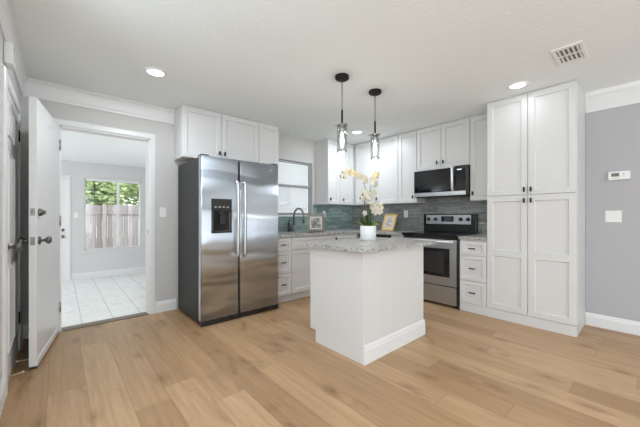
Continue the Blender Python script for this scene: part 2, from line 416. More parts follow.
# sunroom walls
FY = 7.70; FZ = -.14
FWX0, FWX1, FWZ0, FWZ1 = .375, 1.375, .44, 1.925
FDX0, FDX1, FDH = -.72, .105, FZ + 2.03
bm = bmesh.new()
for a in ((-2.6, FDX0, FZ, 2.3), (FDX0, FDX1, FDH, 2.3), (FDX1, FWX0, FZ, 2.3), (FWX0, FWX1, FZ, FWZ0), (FWX0, FWX1, FWZ1, 2.3), (FWX1, 2.1, FZ, 2.3)): box(bm, a[0], a[1], FY, FY + .12, a[2], a[3])
struct('wall_sunroom_back', bm, 'wallF', 'pale grey sunroom wall with a window')
struct('wall_sunroom_right', B(2.0, 2.1, 4.02, FY, FZ, 2.3), 'wallF', 'right wall of the sunroom')
bm = bmesh.new()
for a in ((4.02, 4.5, FZ, 2.3), (7.2, FY, FZ, 2.3), (4.5, 7.2, FZ, .1), (4.5, 7.2, 1.9, 2.3)): box(bm, -2.6, -2.5, a[0], a[1], a[2], a[3])
struct('wall_sunroom_left', bm, 'wallF', 'left wall of the sunroom with a window')

# crown moulding
CR = [(0, H - .17), (.012, H - .17), (.013, H - .15), (.020, H - .13), (.027, H - .085), (.036, H - .05), (.037, H - .03), (.043, H - .024), (.043, H), (0, H)]
bm = bmesh.new(); extrude(bm, 'A', YA, CR, XL, 1.05, 1, 0); struct('trim_1', bm, 'trim', 'white crown moulding above the doorway')
bm = bmesh.new(); extrude(bm, 'L', XL, CR, 1.9, YA, 0, -1); struct('trim_2', bm, 'trim', 'white crown moulding on the left wall')
CR2 = [(0, H - .205), (.012, H - .205), (.016, H - .185), (.02, H - .17), (.02, H - .05), (.03, H - .04), (.04, H), (0, H)]
bm = bmesh.new(); extrude(bm, 'B', XR, CR2, -4.1, .4735); struct('trim_3', bm, 'trim', 'white crown moulding on the right wall')
# doorway casing + jamb lining
CW = .065
def casing(bm, face, d, u0, u1, zt, w=CW, z0=0):
    P = [(0, 0), (0, .012), (.012, .019), (w - .012, .016), (w - .004, .010), (w, .008), (w, 0)]   # (across, out)
    def leg(ua, sgn):
        r0 = [bm.verts.new(pt(face, d, ua + sgn * a, z0, n)) for a, n in P]; r1 = [bm.verts.new(pt(face, d, ua + sgn * a, zt + a, n)) for a, n in P]
        for i in range(len(P)): bm.faces.new((r0[i], r0[(i + 1) % len(P)], r1[(i + 1) % len(P)], r1[i]))
        bm.faces.new(r0); return r1
    l = leg(u0, -1); r = leg(u1, 1)
    for i in range(len(P)): bm.faces.new((l[i], l[(i + 1) % len(P)], r[(i + 1) % len(P)], r[i]))
bm = bmesh.new(); casing(bm, 'A', YA, DX0, DX1, DH)
box(bm, DX0, DX0 + .012, YA - .002, YA + .12, 0, DH); box(bm, DX1 - .012, DX1, YA - .002, YA + .12, 0, DH); box(bm, DX0, DX1, YA - .002, YA + .12, DH - .012, DH)
box(bm, DX1 - .022, DX1 - .012, YA + .05, YA + .09, 0, DH - .012)
o = struct('trim_4', bm, 'trim', 'white casing and jamb around the doorway')
bm = bmesh.new(); fbox(bm, 'B', DX1 - .012, YA + .006, YA + .036, .93, .99, 0, .002); sub('strike_plate', bm, 'nickel', o)
struct('trim_5', B(DX0 + .012, DX1 - .012, YA - .02, YA + .10, 0, .008, bev=.003), mat('threshold_strip', (.18, .14, .10), .5), 'thin dark threshold strip in the doorway')
bm = bmesh.new(); casing(bm, 'L', XL, LY0, LY1, LH, .075); struct('trim_6', bm, 'trim', 'white casing around the closed door on the left wall')
# baseboards
baseboard('baseboard_back', 'A', YA, DX1 + CW, 1.075, 'white baseboard between the doorway and the fridge')
baseboard('baseboard_back', 'A', YA, XL, DX0 - CW, 'white baseboard behind the open door', 1, 0)
baseboard('baseboard_left', 'L', XL, 1.9, LY0 - .075, 'white baseboard at the left edge')
baseboard('baseboard_left', 'L', XL, LY1 + .075, YA, 'short white baseboard beyond the closed door', 0, -1)
baseboard('baseboard_right', 'B', XR, -4.1, .4735, 'white baseboard right of the pantry')
baseboard('baseboard_sunroom', 'A', FY, FDX1 + .07, 2.0, 'white baseboard under the sunroom window', z=FZ)

# ---- windows
def make_window(name, x0, x1, z0, z1, yw, label, fm, rail='h', fw=.035, casing_w=0):
    r = thing(name, ((x0 + x1) / 2, yw + .06, z0), label, None, None, 'structure'); del_cat = None
    bm = bmesh.new(); ya, yb = yw + .035, yw + .085
    for a in ((x0, x0 + fw, z0, z1), (x1 - fw, x1, z0, z1), (x0 + fw, x1 - fw, z0, z0 + fw), (x0 + fw, x1 - fw, z1 - fw, z1)): box(bm, a[0], a[1], ya, yb, a[2], a[3], .002)
    sub('window_frame', bm, fm, r)
    if rail == 'h':
        zm = 1.64; bm = bmesh.new(); box(bm, x0 + fw, x1 - fw, ya - .01, yb - .01, zm - .02, zm + .02, .003); sub('meeting_rail', bm, fm, r)
        sub('pane', B(x0 + fw, x1 - fw, ya + .028, ya + .032, z0 + fw, zm - .02), 'glass', r); sub('pane', B(x0 + fw, x1 - fw, ya + .028, ya + .032, zm + .02, z1 - fw), 'glass', r)
    else:
        xm = .955; bm = bmesh.new(); box(bm, xm - .022, xm + .022, ya - .01, yb - .01, z0 + fw, z1 - fw, .003); sub('mullion', bm, fm, r)
        sub('pane', B(x0 + fw, xm - .022, ya + .028, ya + .032, z0 + fw, z1 - fw), 'glass', r); sub('pane', B(xm + .022, x1 - fw, ya + .028, ya + .032, z0 + fw, z1 - fw), 'glass', r)
    return r
r = make_window('window_1', WX0, WX1, WZ0, WZ1, YA, 'kitchen window over the sink with a closed white shade', 'alu')
bm = bmesh.new()
for k in range(22):
    za = WZ0 + .036 + (WZ1 - WZ0 - .072) * k / 22; zb = WZ0 + .036 + (WZ1 - WZ0 - .072) * (k + 1) / 22
    box(bm, WX0 + .036, WX1 - .036, YA + .088, YA + .094 + .004 * (k % 2), za, zb)
sub('window_shade', bm, 'shade', r)['label'] = 'white pleated shade'
bm = bmesh.new(); box(bm, WX0, WX1, YA - .012, YA + .035, WZ0 - .025, WZ0, .004); sub('window_sill', bm, 'trim', r)
r = make_window('window_2', FWX0, FWX1, FWZ0, FWZ1, FY, 'white framed sunroom window looking onto the fence', 'trim', 'v', .022)
sub('window_sill', B(FWX0 - .02, FWX1 + .02, FY - .025, FY + .035, FWZ0 - .025, FWZ0, bev=.004), 'trim', r)
bm = bmesh.new(); tube(bm, [(.545, FY - .01, FWZ1 - .06), (.545, FY - .01, 1.38)], .006); sub('blind_wand', bm, 'fridgeside', r)
bm = bmesh.new(); box(bm, FWX0 + .03, FWX1 - .03, FY - .02, FY + .03, FWZ1 - .05, FWZ1, .004); sub('blind_headrail', bm, 'trim', r)

# ---- doors
# open leaf swung into the kitchen
HG = Vector((-.002, 3.885, 0)); NE = Vector((-.13, 3.06, 0)); du = (HG - NE).normalized(); wd = (HG - NE).length
nrm = Vector((-du.y, du.x, 0));  nrm = nrm if nrm.x < 0 else -nrm      # towards the left wall
door1 = thing('door_1', (NE.x, NE.y, 0), 'white glossy door standing open into the kitchen', None, None, 'structure')
MD = Matrix(((du.x, nrm.x, 0, NE.x), (du.y, nrm.y, 0, NE.y), (0, 0, 1, 0), (0, 0, 0, 1)))
def dpart(name, bm, m, parent=None):
    bmesh.ops.transform(bm, matrix=MD, verts=bm.verts[:]); return sub(name, bm, m, parent or door1)
leaf = dpart('leaf', B(0, wd, 0, .044, .022, 2.035, bev=.002), 'door')
bm = bmesh.new(); box(bm, 0, wd, -.006, .002, .022, .075, .002); dpart('bottom_rail', bm, 'door')['label'] = 'white kick strip'
dpart('door_sweep', B(.0, wd, .004, .040, .004, .022), 'rubber')['label'] = 'black rubber sweep'
def knob_prof(s): return [(0, 0), (.032, 0), (.032, .006), (.028, .010), (.012, .013), (.011, .034), (.020, .040), (.029, .052), (.029, .062), (.020, .072), (0, .075)]
bm = bmesh.new(); lathe(bm, (.065, 0, .96), knob_prof(1), axis=(0, -1, 0)); dpart('door_knob', bm, 'pewter')
bm = bmesh.new(); lathe(bm, (.065, .044, .96), knob_prof(1), axis=(0, 1, 0)); dpart('door_knob', bm, 'pewter')
bm = bmesh.new(); lathe(bm, (.065, 0, 1.175), [(0, 0), (.030, 0), (.030, .008), (.024, .018), (.022, .024), (0, .026)], axis=(0, -1, 0)); box(bm, .060, .070, -.040, -.022, 1.160, 1.190, .003); dpart('deadbolt', bm, 'pewter')
bm = bmesh.new(); box(bm, -.0025, .002, .009, .035, .93, .99, .001); box(bm, -.008, .0, .016, .028, .95, .972); dpart('latch_plate', bm, 'nickel')
bm = bmesh.new(); box(bm, -.0025, .002, .009, .035, 1.15, 1.205, .001); lathe(bm, (-.0025, .022, 1.178), [(0.009, 0), (.009, .003), (0, .004)], 12, (-1, 0, 0)); dpart('latch_plate', bm, 'nickel')
def hinge_bm(x, y, z):
    bm = bmesh.new(); tube(bm, [(x, y, z - .045), (x, y, z + .045)], .007); tube(bm, [(x, y, z - .052), (x, y, z + .052)], .004); return bm
for z in (.25, 1.1, 1.85): sub('hinge', hinge_bm(HG.x + .004, HG.y - .004, z), 'nickel', door1)
def spring_stop(bm, p, d, L=.075):
    p = Vector(p); d = Vector(d).normalized(); u, v = frame_of(d)
    lathe(bm, p, [(0, 0), (.012, 0), (.012, .006), (.004, .01)], 14, d)
    n = 90; pts = [p + d * (.01 + (L - .02) * i / n) + (u * math.cos(i * .9) + v * math.sin(i * .9)) * .005 for i in range(n + 1)]
    tube(bm, pts, .0018, 5)
    lathe(bm, p, [(0, L - .012), (.008, L - .012), (.009, L), (0, L + .002)], 12, d)
bm = bmesh.new(); spring_stop(bm, (.07, .044, .06), (0, 1, 0), .085); dpart('door_stop', bm, 'grime')['label'] = 'pale spring door stop'
# closed six panel door on the left wall
door2 = thing('door_2', (XL, LY0, 0), 'closed six panel door on the left wall', None, None, 'structure')
bm = bmesh.new(); fbox(bm, 'L', XL, LY0, LY1, .01, LH, 0, .004)
Wd = LY1 - LY0; st = .11; mw = .10
pw = (Wd - 2 * st - mw) / 2
for (za, zb) in ((.22, .80), (.93, 1.58), (1.69, 1.91)):
    for ua in (LY0 + st, LY0 + st + pw + mw):
        rings(bm, 'L', XL, ua, ua + pw, za, zb, [(0, .004), (.004, .014), (.012, .014), (.022, .006), (.030, .006), (.050, .013)], back=False)
sub('leaf', bm, 'door', door2)
bm = bmesh.new(); lathe(bm, (XL + .004, LY0 + .07, .94), knob_prof(1), axis=(1, 0, 0)); sub('door_knob', bm, 'pewter', door2)
for z in (.28, 1.83): sub('hinge', hinge_bm(XL + .010, LY1 + .002, z), 'bronze', door2)
bm = bmesh.new(); spring_stop(bm, (XL + .004, 2.855, .07), (1, .35, 0), .085); sub('door_stop', bm, 'grime', door2)['label'] = 'pale spring door stop'
# sunroom exterior door
door3 = thing('door_3', ((FDX0 + FDX1) / 2, FY, FZ), 'white door at the left end of the sunroom wall', None, None, 'structure')
bm = bmesh.new(); fbox(bm, 'A', FY + .05, FDX0, FDX1, FZ + .01, FDH, 0, .04)
for (za, zb) in ((.20, .80), (.93, 1.55), (1.68, 1.88)):
    for ua in (FDX0 + .11, FDX0 + .11 + .27): rings(bm, 'A', FY + .05, ua, ua + .23, FZ + za, FZ + zb, [(0, .04), (.01, .032), (.03, .032), (.045, .039)], back=False)
sub('leaf', bm, 'door', door3)
bm = bmesh.new(); casing(bm, 'A', FY, FDX0, FDX1, FDH, .065, FZ); sub('door_frame', bm, 'trim', door3)
bm = bmesh.new(); lathe(bm, (FDX1 - .065, FY + .01, .74), knob_prof(1), axis=(0, -1, 0)); sub('door_knob', bm, 'pewter', door3)
bm = bmesh.new(); lathe(bm, (FDX1 - .065, FY + .01, .87), [(0, 0), (.030, 0), (.030, .01), (.022, .02), (0, .022)], axis=(0, -1, 0)); sub('deadbolt', bm, 'pewter', door3)

# ---- exterior seen through the windows
struct('ground', B(-8, 14, 7.82, 24, -.5, -.3), 'ground', 'bare leafy ground outside the sunroom window')
fr = thing('board_fence', (1.2, 11.5, -.3), 'weathered board fence outside the sunroom window', 'fence')
bm = bmesh.new(); x = -2.5; i = 0
while x < 6.4:
    hgt = 1.50 + random.uniform(-.02, .02); box(bm, x, x + .135, 11.5, 11.52, -.3, hgt); x += .14
sub('fence_boards', bm, 'fence', fr)
for px in (-1.4, 1.0, 3.4, 5.8): sub('post', B(px, px + .09, 11.41, 11.5, -.3, 1.53), 'fence', fr)
for z in (.1, 1.2): sub('rail', B(-2.5, 6.4, 11.46, 11.5, z, z + .09), 'fence', fr)
def tree(x, y, h, rad, label, seed, n=900):
    rg = random.Random(seed); r = thing('garden_tree', (x, y, -.3), label, 'tree', None)
    bm = bmesh.new(); tube(bm, curve([(x, y, -.3), (x + .1, y, h * .35), (x - .05, y + .1, h * .75)]), [.13 - .09 * i / 16 for i in range(17)], 8)
    for k in range(6):
        a = k * 1.05; z0 = h * (.3 + .06 * k); tube(bm, [(x, y, z0), (x + math.cos(a) * rad * .4, y + math.sin(a) * rad * .4, z0 + .4), (x + math.cos(a) * rad * .75, y + math.sin(a) * rad * .75, z0 + .6)], [.05, .03, .015], 6)
    sub('trunk', bm, 'bark', r)
    bm = bmesh.new()
    for k in range(n):
        d = Vector((rg.gauss(0, 1), rg.gauss(0, 1), rg.gauss(0, .8))).normalized() * rad * rg.uniform(.35, 1)
        c = Vector((x, y, h * .62)) + d; s = rg.uniform(.07, .15)
        a = Vector((rg.gauss(0, 1), rg.gauss(0, 1), rg.gauss(0, 1))).normalized(); u, v = frame_of(a)
        q = [c - u * s, c - v * s * .5 + a * .02, c + u * s, c + v * s * .5 + a * .02]
        bm.faces.new([bm.verts.new(p) for p in q])
    sub('foliage', bm, 'leafg', r)
tree(.6, 13.6, 3.4, 1.35, 'leafy green tree behind the fence, left in the sunroom window', 1, 3400)
tree(3.2, 17.2, 4.6, 1.9, 'tallest leafy tree behind the fence in the sunroom window', 2, 4200)
tree(5.2, 13.4, 3.2, 1.3, 'leafy tree behind the right end of the fence', 3, 2400)

# ============================================================ CABINETS
YF = 3.58      # face plane of wall A uppers' boxes (doors stand T in front)
def upper(name, face, wall, d, u0, u1, z0, z1, doors, label, group='white shaker wall cabinets'):
    """doors: (u0, u1, handle_u)"""
    c = pt(face, (wall + d) / 2, (u0 + u1) / 2, z0, 0)
    r = thing(name, c, label, 'cabinet', group)
    bm = bmesh.new(); box(bm, *(sorted((u0 + .0005, u1 - .0005)) if face == 'A' else sorted((d, wall))), *(sorted((d, wall)) if face == 'A' else sorted((u0 + .0005, u1 - .0005))), z0, z1, .001)
    sub('carcass', bm, 'cab', r)
    for a, b, hu, hz in doors: add_door(r, face, d, a, b, z0 + .003, z1 - .012, hu, hz)
    return r
dA = YF + T; wA = YA - .001; top = H - .001
upper('wall_cabinet', 'A', wA, dA, 1.05, 2.047, 1.83, top, [(1.052, 1.52, 1.49, 1.925), (1.522, 2.045, 1.555, 1.925)], 'double-door white shaker cabinet above the steel fridge')
upper('wall_cabinet', 'A', wA, dA, 2.048, 2.373, 1.83, top, [(2.05, 2.371, None, None)], 'narrow single-door white cabinet between fridge cabinet and sink window')
upper('wall_cabinet', 'A', wA, dA, 3.342, 3.62, 1.345, top, [(3.344, 3.618, 3.39, 1.43)], 'tall narrow white cabinet just right of the sink window')
upper('corner_wall_cabinet', 'A', wA, dA, 3.621, 4.288, 1.345, top, [(3.623, 3.978, 3.70, 1.43)], 'white wall cabinet filling the corner beside the sink-window cabinet')
dB = 4.0 + T; wB = XB - .001
upper('wall_cabinet', 'B', wB, dB, 2.668, 3.57, 1.345, top, [(3.12, 3.568, None, None), (2.67, 3.118, 3.078, 1.435)], 'double-door white wall cabinet on the range wall next to the corner')
upper('wall_cabinet', 'B', wB, dB, 2.345, 2.667, 1.345, top, [(2.347, 2.665, 2.40, 1.435)], 'single-door white wall cabinet immediately left of the microwave')
upper('wall_cabinet', 'B', wB, dB, 1.58, 2.344, 1.815, top, [(1.968, 2.342, 2.02, 1.90), (1.582, 1.966, 1.93, 1.90)], 'short double-door white cabinet above the microwave')
upper('wall_cabinet', 'B', wB, dB, 1.262, 1.579, 1.345, top, [(1.264, 1.577, 1.54, 1.44)], 'narrow white wall cabinet between microwave and pantry')

# pantry
r = thing('pantry_cabinet', (3.96, .86, 0), 'floor-to-ceiling white four-door pantry cabinet at the right', 'cabinet')
dP = 3.655 + T
sub('carcass', B(dP, XB - .001, .475, 1.258, .10, top, bev=.0015), 'cab', r)
bm = bmesh.new(); box(bm, 3.66, XB - .001, .477, 1.258, .0, .10)
sub('toe_kick', bm, 'cab', r)
for (a, b, hu) in ((.867, 1.256, .895), (.477, .865, .835)):
    add_door(r, 'B', dP, a, b, 1.372, 2.43, hu, 1.425)
    add_door(r, 'B', dP, a, b, .105, 1.366, hu, 1.31, mids=(.735,))
# base cabinets, wall A (sink run)
dS = 3.20 + T
r = thing('base_cabinet', (2.17, 3.56, 0), 'white base cabinet with three stacked drawers beside the fridge', 'cabinet')
sub('carcass', B(2.035, 2.32, dS, wA, .10, .868), 'cab', r); sub('toe_kick', B(2.035, 2.32, dS + .05, wA, 0, .10), 'cab', r)
for a, b in ((.682, .855), (.395, .679), (.105, .392)): add_drawer(r, 'A', dS, 2.037, 2.318, a, b, 2.185)
r = thing('sink_base_cabinet', (2.81, 3.56, 0), 'white sink base cabinet right of the drawer stack', 'cabinet')
bm = bmesh.new(); box(bm, 2.321, 3.10, dS, dS + .03, .10, .868); box(bm, 2.321, 2.34, dS + .03, wA, .10, .868); box(bm, 3.08, 3.10, dS + .03, wA, .10, .868); box(bm, 2.34, 3.08, dS + .03, wA, .10, .13)
sub('carcass', bm, 'cab', r); sub('toe_kick', B(2.321, 3.10, dS + .05, wA, 0, .10), 'cab', r)
bm = shaker('A', dS, 2.323, 3.098, .69, .855, .042); sub('false_drawer_front', bm, 'cab', r)
add_door(r, 'A', dS, 2.323, 2.71, .105, .687, 2.68, .62); add_door(r, 'A', dS, 2.711, 3.098, .105, .687, 2.745, .62)
r = thing('corner_base_cabinet', (3.7, 3.5, 0), 'white corner base cabinet behind the island', 'cabinet')
sub('carcass', B(3.101, XB - .001, dS, wA, .10, .868), 'cab', r); sub('toe_kick', B(3.101, XB - .001, dS + .05, wA, 0, .10), 'cab', r)
add_door(r, 'A', dS, 3.103, 3.62, .105, .855, 3.14, .80)
# wall B: dishwasher, small cabinet, range, drawers
r = thing('dishwasher', (3.98, 2.86, 0), 'black-topped dishwasher in the range-wall counter behind the island', 'dishwasher')
sub('body', B(dP, XB - .001, 2.56, 3.16, .10, .866), 'blackenamel', r)
sub('door', B(3.645, dP, 2.562, 3.158, .11, .825, bev=.004), 'steel', r)
sub('control_panel', B(3.642, dP, 2.562, 3.158, .828, .866, bev=.003), 'blackglass', r)
sub('toe_kick', B(3.72, 3.78, 2.562, 3.158, 0, .10), 'blackenamel', r)
r = thing('base_cabinet', (3.98, 2.45, 0), 'narrow white base cabinet between dishwasher and range', 'cabinet')
sub('carcass', B(dP, XB - .001, 2.348, 2.558, .10, .868), 'cab', r); sub('toe_kick', B(3.72, XB - .001, 2.348, 2.558, 0, .10), 'cab', r)
add_drawer(r, 'B', dP, 2.35, 2.556, .69, .855); add_door(r, 'B', dP, 2.35, 2.556, .105, .687, 2.39, .62)
r = thing('base_cabinet', (3.98, 1.41, 0), 'white base cabinet with three drawers between range and pantry', 'cabinet')
sub('carcass', B(dP, XB - .001, 1.2590, 1.565, .10, .868), 'cab', r); sub('toe_kick', B(3.665, XB - .001, 1.259, 1.565, 0, .10), 'cab', r)
for a, b in ((.68, .845), (.375, .677), (.105, .372)): add_drawer(r, 'B', dP, 1.262, 1.563, a, b)

# countertops
SX0, SX1, SY0, SY1 = 2.45, 3.0, 3.30, 3.68
bm = bmesh.new(); zc0, zc1 = .870, .900
ys, ye = 3.165, YA - .009
for a in ((2.035, SX0, ys, ye), (SX0, SX1, ys, SY0), (SX0, SX1, SY1, ye), (SX1, 3.625, ys, ye)): box(bm, *a, zc0, zc1)
box(bm, 3.625, XB - .009, 2.348, ye, zc0, zc1)
tag(sub('countertop', bm, 'granite'), 'speckled grey granite worktop running from fridge round the corner to the range', 'countertop')
tag(sub('countertop', B(3.625, XB - .009, 1.2600, 1.566, .870, .900, bev=.003), 'granite'), 'short granite worktop between the range and the pantry', 'countertop')
r = thing('kitchen_sink', ((SX0 + SX1) / 2, (SY0 + SY1) / 2, .70), 'steel undermount sink below the gooseneck faucet', 'sink')
bm = bmesh.new(); e = .012
box(bm, SX0 + .001, SX0 + e, SY0 + .001, SY1 - .001, .70, .869); box(bm, SX1 - e, SX1 - .001, SY0 + .001, SY1 - .001, .70, .869)
box(bm, SX0 + e, SX1 - e, SY0 + .001, SY0 + e, .70, .869); box(bm, SX0 + e, SX1 - e, SY1 - e, SY1 - .001, .70, .869); box(bm, SX0 + .001, SX1 - .001, SY0 + .001, SY1 - .001, .688, .70)
sub('basin', bm, 'sinksteel', r)
bm = bmesh.new(); lathe(bm, (2.72, 3.49, .70), [(0, .004), (.03, .004), (.045, .002), (.045, 0)], 20); sub('drain', bm, 'chrome', r)
# backsplash
struct('trim_7', B(2.034, XB - .008, YA - .008, YA - .0005, .9005, WZ0 - .026), 'splashA', 'teal glass tile backsplash on the sink wall')
struct('trim_8', B(WX1 + .01, XB - .008, YA - .008, YA - .0005, WZ0 - .0255, 1.344), 'splashA', 'teal glass tile backsplash right of the window')
struct('trim_9', B(XB - .008, XB - .0005, 1.2595, YA - .0005, .9005, 1.344), 'splashB', 'glass tile backsplash on the range wall, reflection tinted grey')
struct('trim_10', B(XB - .008, XB - .0005, 1.5805, 2.343, 1.3445, 1.42), 'splashB', 'glass tile strip under the microwave, reflection tinted grey')
# window side/top liner strip shown as a pale return
# ============================================================ ISLAND
r = thing('kitchen_island', (2.2, 1.79, 0), 'white panelled kitchen island in the middle of the floor', 'island')
bm = bmesh.new(); box(bm, 1.77, 2.625, 1.489, 2.05, 0, .869); box(bm, 1.77, 2.625, 2.05, 2.095, .105, .869)
sub('carcass', bm, 'cab', r)
# end panel (left face) with toe-kick notch
def end_panel(x0, x1):
    bm = bmesh.new(); prof = [(1.489, 0), (2.04, 0), (2.04, .108), (2.115, .108), (2.115, .869), (1.489, .869)]
    a = [bm.verts.new((x0, y, z)) for y, z in prof]; b = [bm.verts.new((x1, y, z)) for y, z in prof]; k = len(prof)
    for i in range(k): bm.faces.new((a[i], a[(i + 1) % k], b[(i + 1) % k], b[i]))
    bm.faces.new(a[::-1]); bm.faces.new(b); return bm
sub('side_panel', end_panel(1.75, 1.77), 'cab', r); sub('side_panel', end_panel(2.625, 2.645), 'cab', r)
bm = bmesh.new(); xs = [1.75, 1.84, 1.99, 2.14, 2.29, 2.44, 2.57, 2.645]
for a, b in zip(xs, xs[1:]): box(bm, a + .0001, b - .0001, 1.4765, 1.489, 0, .869, .0007)
sub('back_panel', bm, 'cab', r)['label'] = 'panel of vertical boards'
bm = bmesh.new(); extrude(bm, 'A', 1.4765, [(0, 0), (.014, 0), (.014, .105), (.010, .112), (.010, .125), (.004, .145), (0, .146)], 1.7505, 2.655)
sub('baseboard', bm, 'trim', r)
for a, b, hu in ((1.775, 2.195, 2.16), (2.20, 2.62, 2.235)):
    o = sub('door', shaker('R', 2.095, a, b, .11, .69), 'cab', r); sub('handle', pull('R', 2.095, hu, .63), 'bronze', o)
    o = sub('drawer', shaker('R', 2.095, a, b, .695, .86, .042), 'cab', r); sub('handle', pull('R', 2.095, (a + b) / 2, .777, False, .075), 'bronze', o)
tag(sub('island_countertop', B(1.685, 2.79, 1.412, 2.175, .870, .900, bev=.004), 'granite'), 'speckled granite slab on top of the white island', 'countertop')

# ============================================================ REFRIGERATOR
r = thing('refrigerator', (1.545, 3.42, 0), 'stainless side-by-side refrigerator with a water dispenser', 'refrigerator')
FX0, FX1, FS, FD, FT = 1.083, 2.027, 1.503, 3.063, 1.772
sub('body', B(FX0, FX1, FD + .075, 3.845, .02, FT - .012, bev=.004), 'fridgeside', r)
def curved_door(x0, x1, z0, z1, hole=None):
    """door with softly rounded vertical edges"""
    bm = bmesh.new(); n = 14; cols = []
    outline = []
    for i in range(n + 1):
        t_ = i / n; x = x0 + (x1 - x0) * t_
        e = min(t_, 1 - t_) * (x1 - x0); rr = .018
        y = FD + (0 if e >= rr else rr - math.sqrt(max(rr * rr - (rr - e) ** 2, 0)))
        outline.append((x, y))
    fine = []
    for s in range(5): a = PI / 2 * s / 4; fine.append((x0 + .018 * (1 - math.cos(a)), FD + .018 * (1 - math.sin(a))))
    for s in range(5): a = PI / 2 * (1 - s / 4); fine.append((x1 - .018 * (1 - math.cos(a)), FD + .018 * (1 - math.sin(a))))
    pts = [(x0, FD + .07)] + fine + [(x1, FD + .07)]
    a = [bm.verts.new((x, y, z0)) for x, y in pts]; b = [bm.verts.new((x, y, z1)) for x, y in pts]; k = len(pts)
    for i in range(k):
        f = bm.faces.new((a[i], a[(i + 1) % k], b[(i + 1) % k], b[i])); f.smooth = i not in (0, k - 1, k - 2)
    bm.faces.new(a[::-1]); bm.faces.new(b); return bm
dl = sub('door', curved_door(FX0, FS - .006, .062, FT), 'steelF', r); dr = sub('door', curved_door(FS + .006, FX1, .062, FT), 'steelF', r)
sub('base_grille', B(FX0 + .002, FX1 - .002, FD + .006, FD + .09, .008, .060, bev=.003), 'blackenamel', r)
for x in (FX0 + .06, FX1 - .06): sub('foot', B(x - .02, x + .02, FD + .035, FD + .085, 0, .02), 'blackenamel', r)
for x in (FX0 + .05, FX1 - .05): sub('hinge_cap', B(x - .04, x + .04, FD + .02, FD + .13, FT - .011, FT + .018, bev=.005), 'fridgeside', r)
for x, d_ in ((FS - .042, dl), (FS + .042, dr)):
    bm = bmesh.new(); z0, z1 = .685, 1.545
    pts = curve([(x, FD + .0, z0 + .02), (x, FD - .045, z0 + .025), (x, FD - .055, z0 + .10), (x, FD - .060, (z0 + z1) / 2), (x, FD - .055, z1 - .10), (x, FD - .045, z1 - .025), (x, FD, z1 - .02)], 6)
    tube(bm, pts, .017, 12); sub('handle', bm, 'steelH', d_)['label'] = 'curved steel bar handle'
# dispenser: raised frame, recess, controls
dx0, dx1, dz0, dz1 = 1.188, 1.412, .965, 1.33
dp = sub('water_dispenser', B(dx0, dx1, FD - .006, FD + .001, dz0, dz1, bev=.002), 'blackenamel', dl); dp['label'] = 'black water and ice dispenser'
bm = bmesh.new(); rings(bm, 'A', FD, dx0 + .012, dx1 - .012, dz0 + .012, 1.205, [(0, .0062), (.004, .0085), (.010, .0085), (.016, .0065)], back=False); sub('recess_rim', bm, 'blackglass', dp) if False else sub('recess_rim', bm, 'blackglass', dl)
sub('control_panel', B(dx0 + .008, dx1 - .008, FD - .010, FD - .006, 1.222, dz1 - .008, bev=.001), 'fridgeside', dl)
for k in range(4): sub('button', B(dx0 + .03 + k * .045, dx0 + .052 + k * .045, FD - .0125, FD - .010, 1.235, 1.25), 'nickel', dl)
sub('paddle', B(1.275, 1.33, FD - .022, FD - .0065, 1.06, 1.17, bev=.004), 'fridgeside', dl); sub('nozzle', B(1.27, 1.335, FD - .03, FD - .0065, 1.175, 1.21, bev=.004), 'blackenamel', dl)
sub('drip_tray', B(dx0 + .02, dx1 - .02, FD - .03, FD - .0065, dz0 + .006, dz0 + .024, bev=.003), 'fridgeside', dl)
bm = bmesh.new(); lathe(bm, (1.915, FD, 1.70), [(0, .003), (.014, .003), (.016, 0)], 20, (0, -1, 0)); sub('badge', bm, 'nickel', dr)['label'] = 'small round badge'

# ============================================================ RANGE
r = thing('electric_range', (3.97, 1.957, 0), 'stainless and black electric range against the tiled wall', 'range')
RX = 3.64; R0, R1 = 1.580, 2.342
sub('body', B(RX + .03, XB - .012, R0, R1, .02, .893, bev=.002), 'blackenamel', r)
sub('cooktop', B(RX - .035, 4.205, R0 - .004, R1 + .0025, .8935, .917, bev=.004), 'blackglass', r)
for (x, y, q) in ((3.78, 2.15, .10), (3.78, 1.77, .085), (4.03, 2.15, .075), (4.03, 1.77, .10)):
    bm = bmesh.new(); lathe(bm, (x, y, .9170), [(q, 0), (q, .0006), (q - .003, .0006), (q - .003, 0)], 36); sub('burner_ring', bm, 'fridgeside', r)
ov = sub('oven_door', B(RX, RX + .029, R0 + .018, R1 - .006, .265, .845, bev=.004), 'steel', r)
bm = bmesh.new(); rings(bm, 'B', RX, R0 + .10, R1 - .10, .375, .735, [(0, 0), (0, .003), (.004, .004)], back=False); sub('oven_window', bm, 'blackglass', ov)
bm = bmesh.new(); rings(bm, 'B', RX, R0 + .17, R1 - .17, .42, .69, [(0, .004), (.001, .0046), (.003, .0046)], back=False); sub('window_screen', bm, mat('oven_window_screen', (.03, .03, .032), .2), ov)
bm = bmesh.new(); tube(bm, [(RX - .042, R0 + .04, .825), (RX - .042, R1 - .03, .825)], .013, 12)
for y in (R0 + .07, R1 - .06): tube(bm, [(RX - .042, y, .825), (RX + .002, y, .815)], .009, 8)
sub('handle', bm, 'steelL', ov)
sub('vent_strip', B(RX + .006, RX + .029, R0 + .018, R1 - .006, .848, .892), 'blackenamel', r)
sub('storage_drawer', B(RX, RX + .029, R0 + .018, R1 - .006, .035, .252, bev=.004), 'steel', r)
for y in (R0 + .05, R1 - .05): sub('foot', B(RX + .05, RX + .09, y - .02, y + .02, 0, .02), 'blackenamel', r)
